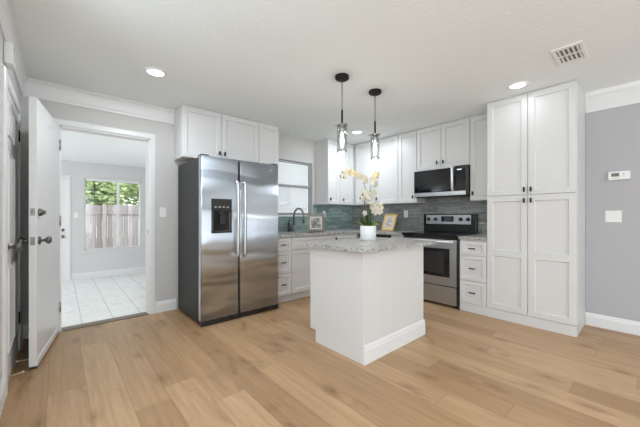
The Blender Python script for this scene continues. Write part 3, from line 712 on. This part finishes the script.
# backguard
bgd = sub('backguard', B(4.205, XB - .009, R0, R1, .9175, 1.178, bev=.006), 'blackenamel', r)
sub('control_panel', B(4.199, 4.205, R0 + .065, R1 - .045, 1.03, 1.163, bev=.002), 'steel', bgd)
for y in (2.255, 2.145, 1.80 - .02, 1.69 - .01):
    bm = bmesh.new(); lathe(bm, (4.199, y, 1.10), [(0, .028), (.021, .027), (.025, .02), (.028, .0)], 22, (-1, 0, 0)); box(bm, 4.163, 4.172, y - .004, y + .004, 1.083, 1.117, .001); sub('knob', bm, 'knobcap', bgd)
sub('display', B(4.1965, 4.199, 1.88, 2.06, 1.065, 1.145), 'blackglass', bgd); sub('clock', B(4.1955, 4.1965, 1.93, 2.0, 1.10, 1.13), mat('dim_clock', (.06, .07, .07), .3), bgd)

# ============================================================ MICROWAVE
r = thing('microwave', (4.1, 1.96, 1.42), 'black and stainless over-range microwave', 'microwave')
MX = 3.93; m0, m1 = 1.582, 2.342
sub('body', B(MX + .025, XB - .009, m0, m1, 1.422, 1.813, bev=.003), 'blackenamel', r)
o = sub('door', B(MX, MX + .024, 1.745, m1, 1.482, 1.812, bev=.004), 'blackglass', r)
bm = bmesh.new(); fbox(bm, 'B', MX, 1.745, m1, 1.795, 1.812, .0, .003, .001); sub('top_trim', bm, 'steel', o)
bm = bmesh.new(); rings(bm, 'B', MX, 1.80, m1 - .05, 1.515, 1.775, [(0, 0), (.002, .0015), (.012, .0015)], back=False); sub('window_screen', bm, mat('microwave_screen', (.016, .016, .017), .12), o)
bm = bmesh.new(); tube(bm, curve([(MX, 1.772, 1.495), (MX - .028, 1.765, 1.515), (MX - .055, 1.755, 1.65), (MX - .028, 1.765, 1.785), (MX, 1.772, 1.805)], 6), .0165, 12); sub('handle', bm, 'steelL', o)
o = sub('control_panel', B(MX, MX + .024, m0 + .022, 1.743, 1.482, 1.812, bev=.003), 'blackglass', r)
sub('display', B(MX - .0015, MX, 1.655, 1.715, 1.752, 1.768), 'display', o)
for i in range(4):
    for j in range(3): sub('button', B(MX - .0008, MX, 1.640 + j * .028, 1.658 + j * .028, 1.55 + i * .04, 1.568 + i * .04), 'blackenamel', o)
sub('lower_trim', B(MX - .003, MX + .024, m0 + .022, m1, 1.424, 1.480, bev=.004), 'steel', r)
sub('side_trim', B(MX + .001, MX + .024, m0, m0 + .021, 1.424, 1.812, bev=.002), 'blackenamel', r)
sub('vent_panel', B(MX + .03, XB - .02, m0 + .02, m1 - .02, 1.414, 1.4215), 'blackenamel', r)

# ============================================================ FAUCET, BOTTLE, FRAMES
r = thing('kitchen_faucet', (2.81, 3.765, .90), 'grey gooseneck faucet at the back of the sink', 'faucet')
bm = bmesh.new(); fx, fy = 2.79, 3.785
lathe(bm, (fx, fy, .9005), [(0, 0), (.028, 0), (.028, .006), (.022, .012), (.018, .05), (.016, .10), (.013, .105)], 20); sub('base', bm, 'gunmetal', r)
bm = bmesh.new(); ts = [(fx, fy, 1.0), (fx, fy, 1.14)] + [(fx + .0, fy - .125 + .125 * math.cos(a), 1.14 + .125 * math.sin(a)) for a in [PI * k / 10 for k in range(1, 11)]] + [(fx, fy - .25, 1.12)]
tube(bm, ts, .0145, 12); sub('spout', bm, 'gunmetal', r)
bm = bmesh.new(); tube(bm, [(fx, fy - .25, 1.122), (fx, fy - .25, 1.10), (fx, fy - .25, 1.035)], [.014, .017, .018], 12); sub('spray_head', bm, 'gunmetal', r)
bm = bmesh.new(); tube(bm, [(fx + .015, fy, .955), (fx + .035, fy, .957), (fx + .085, fy - .01, .985)], [.009, .008, .006], 8); sub('lever', bm, 'gunmetal', r)
r = thing('dark_bottle_shape', (2.72, 3.80, .90), 'dark pump-bottle shape just left of the faucet', 'bottle')  # dark shape of unknown kind, modelled as a pump bottle
bm = bmesh.new(); lathe(bm, (2.72, 3.80, .9005), [(0, 0), (.032, 0), (.034, .006), (.034, .125), (.028, .145), (.014, .155), (.014, .168), (0, .168)], 20); sub('bottle', bm, 'bottle', r)
bm = bmesh.new(); tube(bm, [(2.72, 3.80, 1.068), (2.72, 3.80, 1.10)], .006, 8); tube(bm, [(2.72, 3.80, 1.10), (2.72, 3.765, 1.098)], .007, 8); sub('pump', bm, 'gunmetal', r)

def picture(name, c, yaw, lean, W, Hh, fw, fm, am, label, board=.03, mb='matboard'):
    """c: centre of the bottom edge on the worktop; yaw: direction the picture faces"""
    c = Vector(c); r = thing(name, c, label, 'picture frame')
    n = Vector((math.cos(yaw), math.sin(yaw), 0)); u = Vector((-n.y, n.x, 0))
    vz = (Vector((0, 0, 1)) * math.cos(lean) - n * math.sin(lean)); nn = u.cross(vz); nn = nn if nn.dot(n) > 0 else -nn
    MM = Matrix(((u.x, nn.x, vz.x, c.x), (u.y, nn.y, vz.y, c.y), (u.z, nn.z, vz.z, c.z + .003), (0, 0, 0, 1)))
    def pp(nm, bm, m, par=r): bmesh.ops.transform(bm, matrix=MM, verts=bm.verts[:]); return sub(nm, bm, m, par)
    def rr(prof, w0, w1, h0, h1, back=False):
        bm = bmesh.new(); rings(bm, 'R', 0, w0, w1, h0, h1, prof, back); return bm
    pp('frame', rr([(0, -.008), (0, .010), (.003, .014), (fw * .5, .011), (fw - .003, .009), (fw, .003)], -W / 2, W / 2, 0, Hh, True), fm)
    pp('mat_board', rr([(0, .003), (0, .0042)], -W / 2 + fw, W / 2 - fw, fw, Hh - fw), mb)
    q = fw + board
    pp('print', rr([(0, .0042), (0, .0050)], -W / 2 + q, W / 2 - q, q, Hh - q), am)
    bm = bmesh.new(); a = Vector((0, -.008, Hh * .62)); L = .5 * Hh
    # easel leg down to the worktop
    wa = MM @ a; foot = wa - n * (math.sin(lean) * .1 + .07); foot.z = c.z + .004
    tube(bm, [wa, foot], .005, 6); sub('easel_leg', bm, 'bronze', r)
cd_ = math.pi + ANG
picture('picture_frame', (2.985, 3.475, .901), math.radians(226), .16, .262, .275, .038, 'champ', 'photo', 'champagne-framed grey photograph standing by the faucet', .018)
picture('picture_frame', (4.00, 2.87, .901), math.pi, .40, .235, .295, .034, 'goldframe', 'print', 'gold wooden frame with a colourful print leaning on the range-wall counter', .026, 'tanboard')

# ============================================================ ORCHID
PC = Vector((2.405, 1.965, .9005))
r = thing('potted_orchid', PC, 'cream orchid in a white pot on the island', 'plant')
bm = bmesh.new(); lathe(bm, PC, [(0, 0), (.078, 0), (.081, .003), (.083, .142), (.081, .145), (.077, .145), (.076, .125), (0, .125)], 36)
sub('pot', bm, 'pot', r)
bm = bmesh.new(); lathe(bm, PC, [(.0755, .122), (.06, .130), (0, .134)], 24); sub('potting_moss', bm, 'soil', r)
# a plane across the room through the pot in which the spray fans out: s to the right, z up, q towards the island's back
sd = Vector((math.sin(ANG), -math.cos(ANG), 0)); qd = Vector((math.cos(ANG), math.sin(ANG), 0))
def O(s, z, q=0): return PC + sd * s + qd * q + Vector((0, 0, z))
PXM = 3.07 / FPX
def OP(px, py, q=0): return O((px - 368.5) * PXM, (216 - py) * PXM + .2465, q)
st1 = curve([O(-.02, .12), OP(365.2, 215), OP(365.5, 203), OP(366.2, 193), OP(365.2, 186), OP(362, 180, -.02), OP(356, 175.5, -.03), OP(349, 173.5, -.03), OP(343, 176.5, -.04), OP(340.5, 179, -.04)], 6)
st2 = curve([O(.01, .12), OP(370, 215, .02), OP(369.5, 203, .02), OP(370.5, 193, .02), OP(372, 186, .03), OP(374.5, 181, .03), OP(376, 174, .04)], 6)
for s_ in (st1, st2):
    bm = bmesh.new(); tube(bm, s_, [.0045 - .0025 * i / len(s_) for i in range(len(s_))], 8); sub('stem', bm, 'stem', r)
bm = bmesh.new(); tube(bm, curve([OP(370, 212, .02), OP(373, 208, 0), OP(377, 205, -.02), OP(380, 208, -.03)], 5), .003, 6); sub('stem', bm, 'stem', r)
bm = bmesh.new(); tube(bm, [O(-.012, .12, -.012), OP(364.2, 200, -.01)], .0035, 6); sub('support_stake', bm, 'bud', r)
def petal(bm, c, d, n, L, Wd):
    """rounded cupped petal from c along d, facing n"""
    d = d.normalized(); s = n.cross(d).normalized(); rows = []
    for i in range(7):
        t_ = i / 6; wv = Wd * math.sin(PI * min(.97, .12 + .85 * t_)) ** .6
        cup = n * (.12 * L * math.sin(PI * t_) - .18 * L * t_ * t_)
        m_ = c + d * L * t_ + cup
        rows.append([bm.verts.new(m_ - s * wv + n * .06 * L), bm.verts.new(m_), bm.verts.new(m_ + s * wv + n * .06 * L)])
    for a, b in zip(rows, rows[1:]):
        for k in range(2): f = bm.faces.new((a[k], a[k + 1], b[k + 1], b[k])); f.smooth = True
def flower(c, size, m, rg):
    n = (-qd + sd * rg.uniform(-.7, .7) + Vector((0, 0, rg.uniform(-.5, .3)))).normalized(); u, v = frame_of(n); ro = rg.uniform(0, 6)
    bm = bmesh.new()
    for k in range(5):
        a = ro + k * 2 * PI / 5; d = u * math.cos(a) + v * math.sin(a)
        petal(bm, c, d, n, size * (.5 if k % 2 else .46), size * (.24 if k in (1, 4) else .17))
    geo = bmesh.ops.solidify(bm, geom=bm.faces[:], thickness=.0012)
    f = sub('flower', bm, m, r)
    bm = bmesh.new(); lathe(bm, c, [(0, .0), (size * .05, .003), (size * .06, .008), (size * .035, .013), (0, .015)], 10, n); sub('flower_lip', bm, 'lip', f)
rg = random.Random(5)
for px, py, q, sz, mm in ((344, 176, -.04, .075, 'petal'), (348, 171.5, -.03, .08, 'petaly'), (352, 173.5, -.05, .075, 'petaly'), (356.5, 174.5, -.03, .08, 'petaly'), (361, 177, -.03, .075, 'petal'), (364.5, 181, -.03, .075, 'petal'), (366.5, 178.5, 0, .06, 'petal'),
                          (374, 180, .03, .075, 'petal'), (377, 175, .03, .08, 'petaly'), (376, 183.5, .03, .075, 'petal'), (373.5, 174.5, .04, .07, 'petaly'),
                          (363, 198, -.03, .075, 'petal'), (366.5, 193.5, -.02, .08, 'petal'), (371, 196, 0, .08, 'petal'), (374, 192, .02, .07, 'petal'), (368, 201, -.03, .07, 'petal'),
                          (373.5, 206, 0, .085, 'petal'), (379, 206.5, -.02, .095, 'petal'), (375, 211, -.02, .085, 'petal'), (380, 211, -.03, .07, 'petal'), (365, 213, -.02, .055, 'petal')):
    flower(OP(px, py, q), sz * 1.18, mm, rg)
for px, py, q in ((342.5, 173, -.04), (340.5, 176.5, -.04), (343.8, 178.3, -.06), (362.3, 195, -.05), (360, 198.7, -.05)):
    bm = bmesh.new(); lathe(bm, OP(px, py, q), [(0, -.011), (.007, -.006), (.009, 0), (.006, .007), (0, .012)], 10, (0, .3, 1)); sub('bud', bm, 'bud', r)
def strap(pts, wid, side, m):
    pts = curve(pts, 5); side = Vector(side).normalized(); bm = bmesh.new(); rows = []
    for i, p in enumerate(pts):
        t_ = i / (len(pts) - 1); wv = wid * (math.sin(PI * (.08 + .9 * t_)) ** .7)
        rows.append([bm.verts.new(p - side * wv + Vector((0, 0, wv * .25))), bm.verts.new(p), bm.verts.new(p + side * wv + Vector((0, 0, wv * .25)))])
    for a, b in zip(rows, rows[1:]):
        for k in range(2): f = bm.faces.new((a[k], a[k + 1], b[k + 1], b[k])); f.smooth = True
    bmesh.ops.solidify(bm, geom=bm.faces[:], thickness=.002); sub('leaf', bm, m, r)
strap([O(-.02, .125), O(-.055, .18, .01), O(-.07, .24, .02)], .024, sd * .8 + qd * .4, 'oleaf')
strap([O(-.02, .125), O(-.07, .16, -.02), O(-.12, .185, -.03)], .014, qd + Vector((0, 0, .5)), 'oleafl')
strap([O(.01, .125), O(.05, .17, -.02), O(.10, .155, -.04)], .026, qd * .6 + Vector((0, 0, 1)), 'oleafl')
strap([O(.01, .125, .01), O(.015, .22, .02), O(.035, .32, .03)], .020, sd, 'oleaf')
strap([O(.0, .125, -.01), O(.03, .175, -.05), O(.06, .17, -.09)], .024, sd + qd * .3, 'oleaf')
strap([O(.01, .125, .02), O(.0, .21, .05), O(-.02, .28, .08)], .020, sd, 'oleaf')

# ============================================================ PENDANTS
def pendant(x, y, label):
    r = thing('pendant_light', (x, y, 1.73), label, 'pendant light', 'glass pendant lights over the island')
    bm = bmesh.new(); lathe(bm, (x, y, H - .0005), [(0, -.030), (.058, -.030), (.064, -.024), (.064, 0), (0, 0)], 32); sub('canopy', bm, 'bronze', r)
    bm = bmesh.new(); tube(bm, [(x, y, H - .03), (x, y, 2.12)], .0045, 8); sub('rod', bm, 'gunmetal', r)
    bm = bmesh.new(); tube(bm, [(x, y, 2.13), (x, y, 2.125), (x, y, 2.0)], [.006, .009, .009], 12); sub('stem', bm, 'bronze', r)
    bm = bmesh.new(); lathe(bm, (x, y, 1.93), [(0, .075), (.012, .075), (.028, .060), (.028, .0), (.022, -.01), (0, -.01)], 20); sub('socket', bm, 'nickel', r)
    bm = bmesh.new(); lathe(bm, (x, y, 1.98), [(.0285, .008), (.052, .008), (.054, .004), (.052, 0), (.0285, 0), (.0285, .008)], 28); sub('holder_ring', bm, 'nickel', r)
    for k in range(3):
        a = .3 + k * 2.094; d = Vector((math.cos(a), math.sin(a), 0)); p = Vector((x, y, 1.984)); bm = bmesh.new()
        tube(bm, [p + d * .052, p + d * .066], [.0025, .0025], 6); lathe(bm, p + d * .066, [(0, 0), (.005, 0), (.005, .005), (0, .006)], 10, d); sub('thumb_screw', bm, 'nickel', r)
    bm = bmesh.new(); R_ = .045
    lathe(bm, (x, y, 1.735), [(R_, .244), (R_, 0)], 32); sub('glass_shade', bm, 'shadeglass', r)
    bm = bmesh.new(); lathe(bm, (x, y, 1.735), [(R_ + .0015, .012), (R_ + .0015, 0), (R_ - .004, -.001), (R_ - .004, .010), (R_ + .0015, .012)], 32); sub('glass_rim', bm, 'gunmetal', r)
    bm = bmesh.new(); lathe(bm, (x, y, 1.775), [(0, 0), (.010, .003), (.016, .018), (.021, .05), (.021, .080), (.014, .115), (.011, .145), (0, .145)], 20); sub('bulb', bm, 'bulb', r)
    ld = bpy.data.lights.new('pendant_glow', 'POINT'); ld.energy = 3.5; ld.shadow_soft_size = .03; ld.color = (1, .96, .92)
    lo = bpy.data.objects.new('pendant_glow', ld); COL.objects.link(lo); lo.parent = r; lo.location = (0, 0, -.02)
pendant(1.954, 1.903, 'nearer glass pendant light, the one on the left')
pendant(2.442, 1.904, 'farther glass pendant light, above the potted orchid')
# ============================================================ DOWNLIGHTS
def downlight(x, y, label, p=6):
    r = thing('recessed_downlight', (x, y, H - .012), label, 'ceiling light', 'recessed ceiling lights')
    bm = bmesh.new(); lathe(bm, (x, y, H - .0005), [(.066, -.004), (.072, -.010), (.088, -.004), (.090, 0)], 36); sub('trim_ring', bm, 'plastic', r)
    bm = bmesh.new(); lathe(bm, (x, y, H - .0005), [(0, -.005), (.067, -.005), (.067, 0), (0, 0)], 36); sub('lens', bm, 'can', r)
    ld = bpy.data.lights.new('downlight_beam', 'AREA'); ld.shape = 'DISK'; ld.size = .14; ld.energy = p; ld.color = (.82, .91, 1)
    lo = bpy.data.objects.new('downlight_beam', ld); COL.objects.link(lo); lo.parent = r; lo.location = (0, 0, -.006)
downlight(.645, 2.96, 'round recessed ceiling light nearest the doorway', 11)
downlight(3.39, .885, 'round recessed ceiling light nearest the pantry', 1.0)
downlight(3.43, 3.02, 'round recessed ceiling light near the corner, behind the pendants', 11)
downlight(.6, .0, 'added recessed fill light above the open floor, out of view', 3)  # unseen ceiling light added as fill beside the camera
downlight(2.6, -1.6, 'added recessed fill light in the unseen living area', 3)  # another added fill light, behind the camera

# ============================================================ SMALL FIXTURES
r = thing('ceiling_vent', (3.03, .435, H - .01), 'white ceiling air vent with curved louvers near the pantry', 'vent')
bm = bmesh.new(); VX0, VX1, VY0, VY1 = 2.875, 3.205, .345, .53
zt = H - .001
for a in ((VX0, VX1, VY0, VY0 + .022), (VX0, VX1, VY1 - .022, VY1), (VX0, VX0 + .035, VY0 + .022, VY1 - .022), (VX1 - .035, VX1, VY0 + .022, VY1 - .022), ((VX0 + VX1) / 2 - .008, (VX0 + VX1) / 2 + .008, VY0 + .022, VY1 - .022)): box(bm, *a, zt - .010, zt, .001)
sub('frame', bm, 'plastic', r)
sub('duct_opening', B(VX0 + .03, VX1 - .03, VY0 + .02, VY1 - .02, zt - .002, zt), mat('vent_dark', (.25, .25, .25), .8), r)
for i in range(2):
    xa = VX0 + .036 if i == 0 else (VX0 + VX1) / 2 + .009; xb = (VX0 + VX1) / 2 - .009 if i == 0 else VX1 - .036
    for k in range(5):
        y = VY0 + .026 + k * .028; bm = bmesh.new()
        q = [(y, zt - .0095), (y + .010, zt - .007), (y + .015, zt - .0025), (y + .0165, zt - .0025), (y + .012, zt - .0085), (y, zt - .011)]
        a = [bm.verts.new((xa, yy, zz)) for yy, zz in q]; b = [bm.verts.new((xb, yy, zz)) for yy, zz in q]
        for j in range(6): bm.faces.new((a[j], a[(j + 1) % 6], b[(j + 1) % 6], b[j]))
        bm.faces.new(a); bm.faces.new(b[::-1]); sub('louver', bm, 'plastic', r)
def plate(name, face, d, u, v, w, h, n, label, cat, kind='rocker', z=0):
    c = pt(face, d, u, v, 0); r = thing(name, c, label, cat); bm = bmesh.new()
    rings(bm, face, d, u - w / 2, u + w / 2, v - h / 2, v + h / 2, [(0, 0), (0, .003), (.004, .006)]); sub('cover_plate', bm, 'plastic', r)
    for k in range(n):
        uc = u + (k - (n - 1) / 2) * .046; bm = bmesh.new()
        if kind == 'toggle': fbox(bm, face, d, uc - .005, uc + .005, v - .012, v + .012, .006, .008); fbox(bm, face, d, uc - .004, uc + .004, v, v + .012, .008, .018, .001); sub('toggle', bm, 'plastic', r)
        elif kind == 'rocker': fbox(bm, face, d, uc - .016, uc + .016, v - .033, v + .033, .006, .009, .0015); sub('rocker', bm, 'plastic', r)
        else:
            for s in (-1, 1):
                bm = bmesh.new(); fbox(bm, face, d, uc - .016, uc + .016, v + s * .021 - .014, v + s * .021 + .014, .006, .008, .002)
                o = sub('socket', bm, 'plastic', r)
                bm = bmesh.new(); fbox(bm, face, d, uc - .008, uc - .006, v + s * .021 - .005, v + s * .021 + .005, .008, .0084); fbox(bm, face, d, uc + .006, uc + .008, v + s * .021 - .005, v + s * .021 + .005, .008, .0084); sub('slots', bm, 'rubber', o)
plate('light_switch', 'A', YA - .0005, .928, 1.19, .072, .118, 1, 'single white light switch between the doorway and the fridge', 'light switch', 'toggle')
plate('light_switch', 'B', XR - .0005, .264, 1.143, .118, .118, 2, 'double white light switch below the thermostat', 'light switch', 'toggle')
plate('light_switch', 'A', FY - .0005, .245, 1.165, .07, .11, 1, 'small white light switch beside the sunroom window', 'light switch', 'toggle')
plate('wall_outlet', 'A', YA - .0085, 3.535, 1.18, .075, .118, 1, 'white outlet on the teal tiles behind the photograph', 'outlet', 'outlet')
plate('wall_outlet', 'B', XB - .0085, 2.70, 1.18, .075, .118, 1, 'white outlet on the range-wall tiles above the gold frame', 'outlet', 'outlet')
r = thing('thermostat', (XR, .23, 1.55), 'white thermostat with a small grey screen on the right wall', 'thermostat')
bm = bmesh.new(); fbox(bm, 'B', XR - .0005, .145, .302, 1.507, 1.592, 0, .024, .008); sub('housing', bm, 'plastic', r)
bm = bmesh.new(); fbox(bm, 'B', XR - .0005, .222, .278, 1.540, 1.574, .0225, .0255); sub('screen', bm, 'lcd', r)
for k in range(3): bm = bmesh.new(); fbox(bm, 'B', XR - .0005, .226 + k * .018, .236 + k * .018, 1.522, 1.530, .0235, .027, .001); sub('button', bm, 'nickel', r)
for z in (1.566, 1.552): bm = bmesh.new(); fbox(bm, 'B', XR - .0005, .187, .199, z - .004, z + .004, .0235, .027, .001); sub('button', bm, 'nickel', r)
r = thing('wall_chime', (XL, 2.79, 2.125), 'small white chime box on the left wall above the closed door', 'chime')
bm = bmesh.new(); fbox(bm, 'L', XL + .0005, 2.73, 2.845, 2.125, 2.265, 0, .045, .012); sub('cover', bm, 'plastic', r)
bm = bmesh.new(); fbox(bm, 'L', XL + .0005, 2.755, 2.765, 2.145, 2.245, .0435, .0465); sub('sound_slot', bm, 'fridgeside', r)
